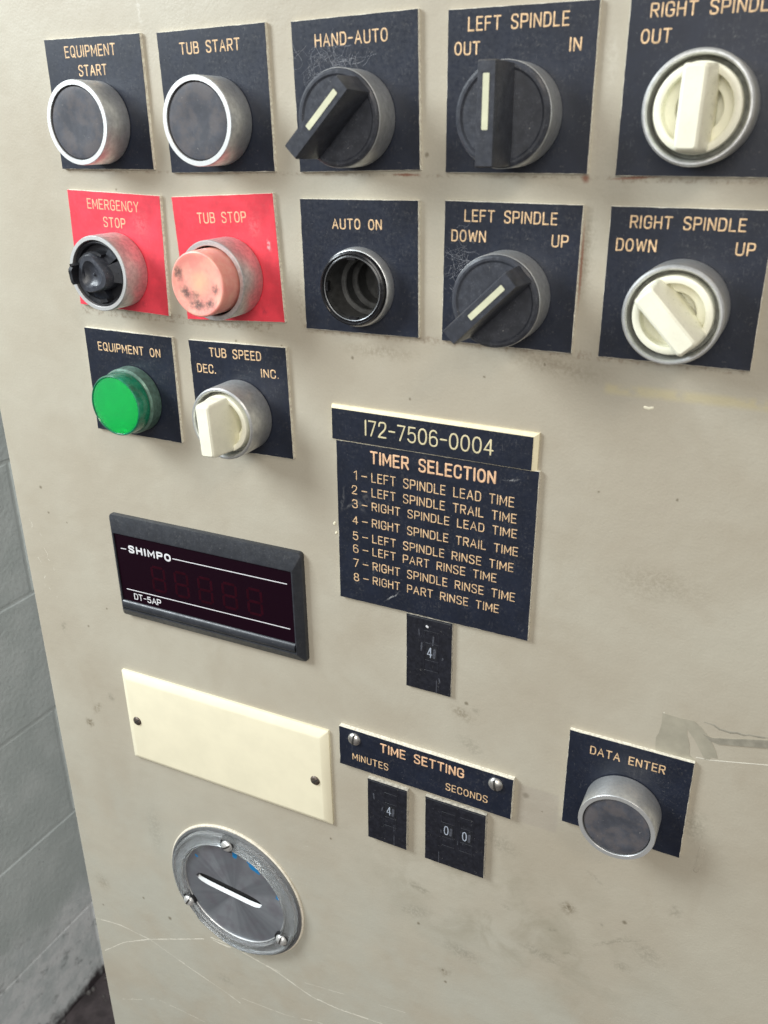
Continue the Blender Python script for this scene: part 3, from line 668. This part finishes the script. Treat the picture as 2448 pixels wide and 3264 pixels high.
spoke(5, 3.0, 5.4, 5, 13.4, 19.0, 15.4); spoke(48, 1.6, 3.0, 5, 13.2, 17.0, 14.8); spoke(95, 2.6, 3.6, 5, 9.4, 18.0, 17.0); spoke(182, 3.0, 4.2, 5, 10.5, 21, 20); spoke(268, 2.8, 5.2, 5, 13.4, 19, 15.0)
def shard(a0, a1, r0, r1, ha, hb, n=8):
    bm = bmesh.new(); rs = []
    for i in range(n+1):
        a = math.radians(a0+(a1-a0)*i/n); c, s_ = math.cos(a), math.sin(a); hh = hb+random.uniform(-.5, .4)
        rs.append([bm.verts.new(V(r*c, h_, r*s_)) for r, h_ in ((r0, ha), (r1, ha), (r1, hh), (r0, hh))])
    for a, b in zip(rs, rs[1:]):
        for k in range(4): bm.faces.new((a[k], a[(k+1) % 4], b[(k+1) % 4], b[k]))
    bm.faces.new(rs[0]); bm.faces.new(rs[-1]); finish(bm, 'broken_wall', m_knobdark, t)
shard(152, 206, 9.2, 11.0, 10, 25.0); shard(238, 290, 12.2, 13.8, 10, 17.8); shard(60, 150, 9.6, 10.8, 10, 19.5)

# empty AUTO ON socket
t = thing('empty_button_socket', 'empty black button socket without its cap on the AUTO ON plate', 'button socket', 91.3, 176.4)
bm = bmesh.new(); lathe(bm, [(16.9, 1.85), (17.0, 2.3), (16.6, 6.2), (16.2, 6.9), (15.4, 7.2)], seg=80); finish(bm, 'bezel', m_metal, t)
bm = bmesh.new(); lathe(bm, [(15.9, 5.5), (15.9, 8.4), (15.5, 9.3), (14.9, 9.5), (14.5, 9.2), (14.3, 8.7), (14.0, 8.9), (13.6, 9.0), (13.35, 8.5), (13.3, 5)], seg=80); finish(bm, 'ring', m_gloss, t)
bm = bmesh.new(); lathe(bm, [(13.75, 8.9), (13.55, 9.12), (13.3, 8.95)], seg=80); finish(bm, 'edge_highlight', m_flange, t)  # highlight on the ring's inner edge, built in as a paler grey ring
bm = bmesh.new(); lathe(bm, [(13.3, 8.0), (13.3, -6), (11.2, -6.4), (11.2, -7.4), (12.6, -7.8), (12.6, -15), (10.0, -15.4), (10.0, -16.4), (11.8, -17), (11.8, -27), (.1, -27)], seg=72, cap1=True); finish(bm, 'barrel', m_barrel, t)
bm = bmesh.new(); lathe(bm, [(11.5, -6.3), (11.2, -6.2), (11.0, -6.6)], seg=72); lathe(bm, [(10.4, -15.3), (10.0, -15.2), (9.8, -15.6)], seg=72); finish(bm, 'inner_lip', m_barrel, t)
for a in (178, 2, 92, 270):
    bm = bmesh.new(); rs = []
    for i in range(5):
        aa = math.radians(a-9+18*i/4); c, s_ = math.cos(aa), math.sin(aa); rs.append([bm.verts.new(V(r*c, hh, r*s_)) for r, hh in ((13.3, 6), (12.3, 6), (12.3, 8.6), (13.3, 8.6))])
    for p, q in zip(rs, rs[1:]):
        for k in range(4): bm.faces.new((p[k], p[(k+1) % 4], q[(k+1) % 4], q[k]))
    bm.faces.new(rs[0]); bm.faces.new(rs[-1]); finish(bm, 'lug', m_gloss, t)

# green pilot light
t = thing('pilot_light', 'lit green pilot light on the EQUIPMENT ON plate', 'pilot light', -44.3, 109.8)
bm = bmesh.new(); lathe(bm, [(17.2, 1.9), (17.6, 2.4), (17.4, 8.4), (16.6, 9.4), (14.2, 9.6), (14.2, 6)], seg=96); finish(bm, 'bezel', m_greenrim, t)
bm = bmesh.new(); lathe(bm, [(15.9, 9.65), (16.2, 10.0), (16.1, 16.8), (15.7, 17.5), (15.2, 17.7), (14.9, 17.3)], seg=96); finish(bm, 'lens_rim', m_lensrim, t)
bm = bmesh.new(); lathe(bm, [(14.9, 15.6), (15.0, 16.3), (14.8, 17.3), (13.2, 17.9), (9, 18.5), (4, 18.8), (.1, 18.9)], seg=80, cap1=True, cap0=True); finish(bm, 'lens', m_green, t)
bm = bmesh.new(); lathe(bm, [(15.6, 15.0), (14.2, 14.2), (12, 13.4), (6, 12.6), (.1, 12.2)], seg=64, cap1=True); finish(bm, 'reflector', m_greenback, t)

# black selector switches
SG = 'black selector switches with an ivory pointer line'
sel = thing('selector_switch', 'black selector knob turned 45 degrees under HAND-AUTO, dusty with cobweb', 'selector switch', 90.8, 243.6, -45, SG)
finish(bezel(bmesh.new(), 18.3, 18.25, 16.0, 17.7, 2.5, .3), 'bezel', m_metal, sel)
bm = bmesh.new(); lathe(bm, [(17.7, 12), (18.05, 16.1), (17.9, 16.8), (16.9, 17.5), (16.0, 17.5), (15.2, 16.9), (.1, 16.7)], seg=80, cap1=True); finish(bm, 'knob_disc', m_knob, sel)
bm = bmesh.new(); rings_block(bm, [(rect(-4.3, -17.2, 4.3, 17.0, .8, 2), 15.5), (rect(-3.6, -17.2, 3.6, 17.2, .6, 2), 33.2), (rect(-3.1, -16.7, 3.1, 16.7, .4, 2), 34.4)])
bl = finish(bm, 'handle', m_knob, sel)
bm = bmesh.new(); rings_block(bm, [(rect(-1.2, -5.0, 1.2, 13.0, .3, 2), 34.2), (rect(-1.15, -4.9, 1.15, 12.9, .3, 2), 34.55)]); finish(bm, 'pointer_line', m_strip, bl)
dup(sel, 'black selector knob standing upright under LEFT SPINDLE OUT IN', 158.8, 243.9, 0)
dup(sel, 'black selector knob turned 45 degrees under LEFT SPINDLE DOWN UP', 158.9, 176.9, -46)

# white selector switches
WG = 'cream selector switches set back in metal bezels'
ws = thing('cream_selector_switch', 'cream selector knob with upright bar under RIGHT SPINDLE OUT at the right edge', 'selector switch', 226.8, 244.9, -1, WG)
bm = bmesh.new(); lathe(bm, [(17.6, 1.9), (18.0, 2.4), (18.0, 17.6), (17.8, 18.7), (17.2, 19.3), (16.6, 19.3), (16.1, 18.6), (15.7, 10)], seg=96); finish(bm, 'bezel', m_metal, ws)
bm = bmesh.new(); lathe(bm, [(15.65, 12.6), (14.0, 12.2)]); finish(bm, 'well', m_wellgrey, ws)
bm = bmesh.new(); lathe(bm, [(14.2, 12.3), (14.2, 18.0), (14.0, 18.6), (13.6, 18.8), (12.0, 18.8), (11.5, 18.5), (11.3, 13.9), (10.9, 13.4), (8.0, 13.2), (7.7, 12.9), (7.5, 8.4), (.1, 8.4)], seg=80, cap1=True); finish(bm, 'knob_disc', m_white, ws)
bm = bmesh.new(); rings_block(bm, [(rect(-5.2, -12.9, 5.2, 12.9, 1.5, 4), 8.6), (rect(-5.3, -13.4, 5.3, 13.4, 1.5, 4), 18.8), (rect(-4.6, -13.3, 4.6, 13.3, 1.5, 4), 22.5), (rect(-4.1, -12.9, 4.1, 12.9, 1.4, 4), 31.0), (rect(-3.7, -12.4, 3.7, 12.4, 1.2, 4), 32.2), (rect(-2.9, -11.8, 2.9, 11.8, .9, 4), 32.8)]); finish(bm, 'handle', m_white, ws)
dup(ws, 'cream selector knob with slanting bar under RIGHT SPINDLE DOWN UP', 226.8, 177.1, 44)
dup(ws, 'cream selector knob with upright bar on the TUB SPEED plate', 23.6, 109.4, 3)

# ------------------------------------------------------------------ digital meter
t = thing('digital_meter', 'black digital panel meter with unlit dark red display window', 'panel meter', -9.7, 5.6, .5)
bm = bmesh.new()
o0 = rect(-64.7, -33, 64.7, 33, 2); o1 = rect(-64.4, -32.7, 64.4, 32.7, 2); o2 = rect(-61, -27.4, 60.6, 23.6, .6); o3 = rect(-60.2, -26.6, 59.8, 22.8, .6)
rs = [[bm.verts.new(V(x, h, z)) for x, z in p] for p, h in ((o0, 0), (o0, 2.2), (o1, 2.9), (o2, 6.0), (o3, 5.9), (o3, 4.6))]
for a, b in zip(rs, rs[1:]):
    n = len(a)
    for i in range(n): bm.faces.new((a[i], a[(i+1) % n], b[(i+1) % n], b[i]))
bz = finish(bm, 'bezel', m_black, t)
bm = bmesh.new(); n = 10; prev = None
for i in range(n+1):     # rolled glossy lip along the bottom of the window
    a = PI*i/n; zc, hc_ = -23.7+3.0*math.cos(a), 4.7+2.1*math.sin(a)
    cur = [bm.verts.new(V(-60.1, hc_, zc)), bm.verts.new(V(59.7, hc_, zc))]
    if prev: bm.faces.new((prev[0], prev[1], cur[1], cur[0]))
    prev = cur
finish(bm, 'lip', m_black, t)
bm = bmesh.new(); rings_block(bm, [(rect(-60.1, -23.1, 59.7, 22.7), 3.5), (rect(-60.1, -23.1, 59.7, 22.7), 5.2)]); win = finish(bm, 'display_window', m_redwin, t, False)
ox, oz = -9.7, 5.6
def mt(s_, x0, x1, zt, zb, r, gap, name='lettering', mat=m_whitep, label=None): lettering(win, s_, x0, x1, zt, zb, 5.2, r, mat, ox, oz, .5, name, gap, .15, label)
mt('SHIMPO', -60.6, -29.8, 21.9, 17.0, .62, .36)
mt('DT-5AP', -61.2, -41.0, -9.6, -13.9, .36, .22)
for (xa, za, xb, zb) in ((-66.0, 19.0, -62.4, 19.1), (-28.4, 19.8, 46.6, 20.2), (-66.0, -7.5, 46.8, -7.0)):
    bm = bmesh.new(); tube_mesh(bm, [(xa-ox, 5.2, za-oz), (xb-ox, 5.2, zb-oz)], .28, .15); finish(bm, 'printed_line', m_whitep, win)
for k in range(5):       # unlit seven segment digits
    x0 = -45+16.5*k-ox; zb = -3.6-oz+.15*k; w_, hh = 8.6, 7.6; bm = bmesh.new()
    def seg(xa, za, xb, zb_): tube_mesh(bm, [(xa, 5.18, za), (xb, 5.18, zb_)], .9, .06)
    for q in range(3): seg(x0+1.3, zb+q*hh, x0+w_-1.3, zb+q*hh)
    for q in range(2):
        seg(x0, zb+q*hh+1.3, x0, zb+(q+1)*hh-1.3); seg(x0+w_, zb+q*hh+1.3, x0+w_, zb+(q+1)*hh-1.3)
    finish(bm, 'display_digit', m_seg, win)

# blank ivory cover
t = thing('blank_cover_plate', 'plain ivory cover plate with nothing on it but two dark screws, under the digital meter', 'cover plate', -83.9, -71.5, .64)
w, h = 150, 67.3; bm = bmesh.new()
rings_block(bm, [(rect(0, -h, w, 0, .8, 2), 0), (rect(0, -h, w, 0, .8, 2), 1.4), (rect(.6, -h+.5, w-.6, -.6, .8, 2), 1.9), (rect(4.2, -h+3.6, w-4.2, -4.2, 1, 2), 3.8), (rect(5, -h+4.4, w-5, -5, 1, 2), 3.9)]); finish(bm, 'plate', m_ivory, t)
for (x, z) in ((9.4, -34.9), (141.0, -35.8)):
    screw(t, x, z, 3.9, 3.1, 40, dome=.45, mat=plain('tarnished_screw', (.16, .13, .11), .4, metal=.7, var=.4, vscale=.8), lab='tarnished dark screw')

# thumbwheel switches
def thumb(label, x, z, w, h, ang, digits, marks, thick=2.8, cat='thumbwheel switch'):
    t = plate('thumbwheel_switch', label, cat, x, z, w, h, ang, m_thumb, thick, 'thumbwheel switches', core=m_thumbside)
    a = math.radians(ang)
    for (dx, dz, ch) in digits:
        lx, lz = dx-x, dz-z
        bm = bmesh.new(); box(bm, lx-2.0, lx+4.2, thick-.01, thick+.12, lz-4.0, lz+4.0); finish(bm, 'digit_window', m_knobdark, t, False)
        bm = bmesh.new()
        for (p, q) in (((-2.6, -11), (-2.6, 12)), ((5.0, -11), (5.0, 12)), ((-2.6, 12), (5.0, 12)), ((-2.6, -11), (5.0, -11)), ((-2.2, 5), (4.6, 5)), ((-2.2, -5), (4.6, -5))): tube_mesh(bm, [(lx+p[0], thick-.05, lz+p[1]), (lx+q[0], thick-.05, lz+q[1])], .22, .8)
        finish(bm, 'wheel_frame', m_thumb, t)
        bm = bmesh.new(); text_mesh(bm, ch, lx-1.3, lx+1.5, lz+3.1, lz-3.1, thick+.12, .30, flat=.2); finish(bm, 'digit', m_digit, t, label='white digit %s' % ch)
        bm = bmesh.new(); tube_mesh(bm, [(lx+2.6, thick+.11, lz-2.4), (lx+2.9, thick+.11, lz+1.8)], .75, .08); finish(bm, 'painted_glint', m_scuff_glint, t)  # ghost reflection beside the digit, laid on as a grey stroke
    rr = random.Random(int(x)); bm = bmesh.new()
    for i in range(marks):
        mx, mz = rr.uniform(2.5, w-3), -rr.uniform(8, h-4); L_ = rr.uniform(.5, 5)
        tube_mesh(bm, [(mx, thick-.02, mz), (mx+rr.uniform(-.5, .5), thick-.02, mz+L_)], rr.uniform(.10, .45), .10)
    tube_mesh(bm, [(w*.17+2.5 if w > 30 else w*.68, thick-.02, -h+.5), (w*.17+2.5 if w > 30 else w*.68, thick-.02, -h+8)], .20, .2)
    finish(bm, 'scuff', m_scuff_glint, t)
    bm = bmesh.new(); tube_mesh(bm, [(1, thick-.02, -1.0), (w-1, thick-.02, -1.0)], .35, .5); finish(bm, 'top_bead', m_black, t)
    return t
m_thumb = plain('black_thumbwheel_plastic', (.011, .012, .018), .45, var=.25, vscale=.3, dust=.25, dustcol=(.10, .10, .12), bump=.15, bscale=1.2)
m_thumbside = plain('pale_thumbwheel_edge', (.55, .52, .45), .6, var=.3, vscale=.5)
m_scuff_glint = plain('grey_scuff_and_glint', (.060, .064, .080), .7, var=.4, vscale=.7)  # colours the scuffs and the drawn-on reflections in the digit windows
tw = thumb('black thumbwheel switch showing 4, just under the timer selection plate', 114.2, 18.2, 24.9, 43.0, 0, [(127.0, -1.3, '4')], 10, 1.6)
bm = bmesh.new(); tube_mesh(bm, [(11.2, 1.58, -4.9), (11.6, 1.58, -5.2)], .65, .2); finish(bm, 'paint_speck', m_whitep, tw)
thumb('narrow black thumbwheel switch showing 4 under MINUTES', 91.1, -92.5, 24.4, 42.3, -.36, [(104.3, -110.7, '4')], 8)
thumb('wide black thumbwheel switch showing 00 under SECONDS', 126.3, -92, 34.9, 43.7, .28, [(138.9, -110.9, '0'), (149.5, -110.9, '0')], 7)

# ------------------------------------------------------------------ round cover
t = thing('round_keyway_cover', 'round grey metal cover with a slot, clear ring and three screws', 'round cover', -11, -225.8)
bm = bmesh.new(); lathe(bm, [(52.8, 0), (52.8, .9), (52.3, 1.4), (49, 1.4)], seg=120); finish(bm, 'gasket', m_gasket, t)
bm = bmesh.new(); lathe(bm, [(51.7, 1.3), (51.6, 2.2), (50.2, 2.8), (49.8, 2.0), (38, 2.0), (38, 1.2)], seg=120); finish(bm, 'flange', m_flange, t)
def dent(a, r):
    if r < 42: return 1
    d = (math.degrees(a)-218+180) % 360-180
    return 1-.085*math.exp(-(d/9)**2)-.02*math.exp(-((d-22)/10)**2)+.006*math.sin(a*7)
bm = bmesh.new(); lathe(bm, [(40.2, 2.1), (40.2, 5.4), (41.0, 6.2), (42.6, 5.2), (46.4, 4.6), (47.6, 5.6), (48.8, 5.3), (49.4, 3.8), (49.3, 2.05), (40.2, 2.05)], seg=160, rf=dent); finish(bm, 'clear_ring', m_clear, t)
# disc with a real slot cut in it
bm = bmesh.new(); lathe(bm, [(39.7, 2.0), (39.7, 3.6), (39.4, 3.9), (39.1, 3.6), (39.0, 2.0)], seg=120); finish(bm, 'inner_ring', m_rim, t)
bm = bmesh.new(); N = 96
ov = [bm.verts.new(V(38.9*math.cos(2*PI*i/N), 3.2, 38.9*math.sin(2*PI*i/N))) for i in range(N)]
sl = []; sa = math.radians(-4.7); n2 = 24
def slotp(u, up):
    w_ = 4.3*(1-abs(u)**6)**.55; x, z = u*26.6, (w_ if up else -w_); x -= 3.9; 
    return (x*math.cos(sa)-z*math.sin(sa), x*math.sin(sa)+z*math.cos(sa)+1.0)
loop = [slotp(-1+2*i/n2, True) for i in range(n2)]+[slotp(1-2*i/n2, False) for i in range(n2)]
sv = [bm.verts.new(V(x, 3.2, z)) for x, z in loop]; sv2 = [bm.verts.new(V(x, .25, z)) for x, z in loop]
es = [bm.edges.new((ov[i], ov[(i+1) % N])) for i in range(N)]+[bm.edges.new((sv[i], sv[(i+1) % len(sv)])) for i in range(len(sv))]
bmesh.ops.triangle_fill(bm, edges=es, use_beauty=True)
low = [bm.verts.new(V(39.6*math.cos(2*PI*i/N), 2.0, 39.6*math.sin(2*PI*i/N))) for i in range(N)]
for i in range(N): bm.faces.new((ov[i], ov[(i+1) % N], low[(i+1) % N], low[i]))
for i in range(len(sv)): bm.faces.new((sv[i], sv[(i+1) % len(sv)], sv2[(i+1) % len(sv)], sv2[i]))
finish(bm, 'disc', m_disc, t)
bm = bmesh.new(); rings_block(bm, [(loop, .12), (loop, .3)]); finish(bm, 'slot_floor', m_dark, t, False)  # black sheet standing in for the shade deep in the slot
lp2 = [slotp(-.98+1.96*i/n2, False) for i in range(n2+1)]
bm = bmesh.new(); up = [(x, z+1.5*(1-abs(-.98+1.96*i/n2)**8)+.10) for i, (x, z) in enumerate(lp2)]
a = [bm.verts.new(V(x, 3.3, z)) for x, z in lp2]; b = [bm.verts.new(V(x, 1.2, z)) for x, z in up]; c_ = [bm.verts.new(V(x, .35, z)) for x, z in lp2]
for i in range(n2): bm.faces.new((a[i], a[i+1], b[i+1], b[i])); bm.faces.new((b[i], b[i+1], c_[i+1], c_[i]))
finish(bm, 'lit_slot_lip', plain('lit_slot_lip', (.74, .76, .77), .3), t)  # light caught by the slot's lower wall, painted in as a pale lip
for k, (an, rr_) in enumerate(((90, 43), (210, 43.6), (330, 43))):
    x, z = rr_*math.cos(math.radians(an)), rr_*math.sin(math.radians(an))
    bm = bmesh.new(); lathe(bm, [(5.6, 2.1), (5.4, 5.0), (3.5, 5.1)], x, z, 28); finish(bm, 'screw_boss', m_dark, t)
    screw(t, x, z, 5.2, 4.1, (35, 60, 75)[k], dome=.6, mat=m_brightscrew)

# ------------------------------------------------------------------ cobwebs on two selector knobs
def web(label, cx, cz, spread, n, seed, hmax):
    rr = random.Random(seed); bm = bmesh.new()
    for i in range(n):
        x = cx+rr.gauss(0, spread[0]); z = cz+rr.gauss(0, spread[1]); h = rr.uniform(1.9, hmax); a = rr.uniform(0, 2*PI)
        P = [Vector((x, h, z))]
        for k in range(rr.randint(3, 7)):
            a += rr.gauss(0, .35); P.append(P[-1]+Vector((math.cos(a)*1.3, rr.uniform(-.5, .5), math.sin(a)*1.3))); P[-1].y = max(1.9, P[-1].y)
        r = rr.uniform(.012, .045); prev = None
        for k, p in enumerate(P):
            d = (P[min(k+1, len(P)-1)]-P[max(k-1, 0)]).normalized(); u = d.cross(Vector((0, 1, 0))).normalized() if abs(d.y) < .95 else Vector((1, 0, 0)); v = d.cross(u)
            cur = [bm.verts.new(V(*(p+u*(math.cos(q)*r)+v*(math.sin(q)*r)))) for q in (0, 2.1, 4.2)]
            if prev:
                for j in range(3): bm.faces.new((prev[j], prev[(j+1) % 3], cur[(j+1) % 3], cur[j]))
            prev = cur
    o = finish(bm, 'cobweb', m_web, smooth=False); o['kind'] = 'stuff'; o['label'] = label; o['category'] = 'cobweb'
web('dusty cobweb around the top left of the HAND-AUTO knob', 85, 263.5, (6.5, 3.4), 110, 5, 15)
web('dusty cobweb at the left of the LEFT SPINDLE DOWN UP knob', 139.5, 188, (2.4, 6.5), 60, 9, 11)
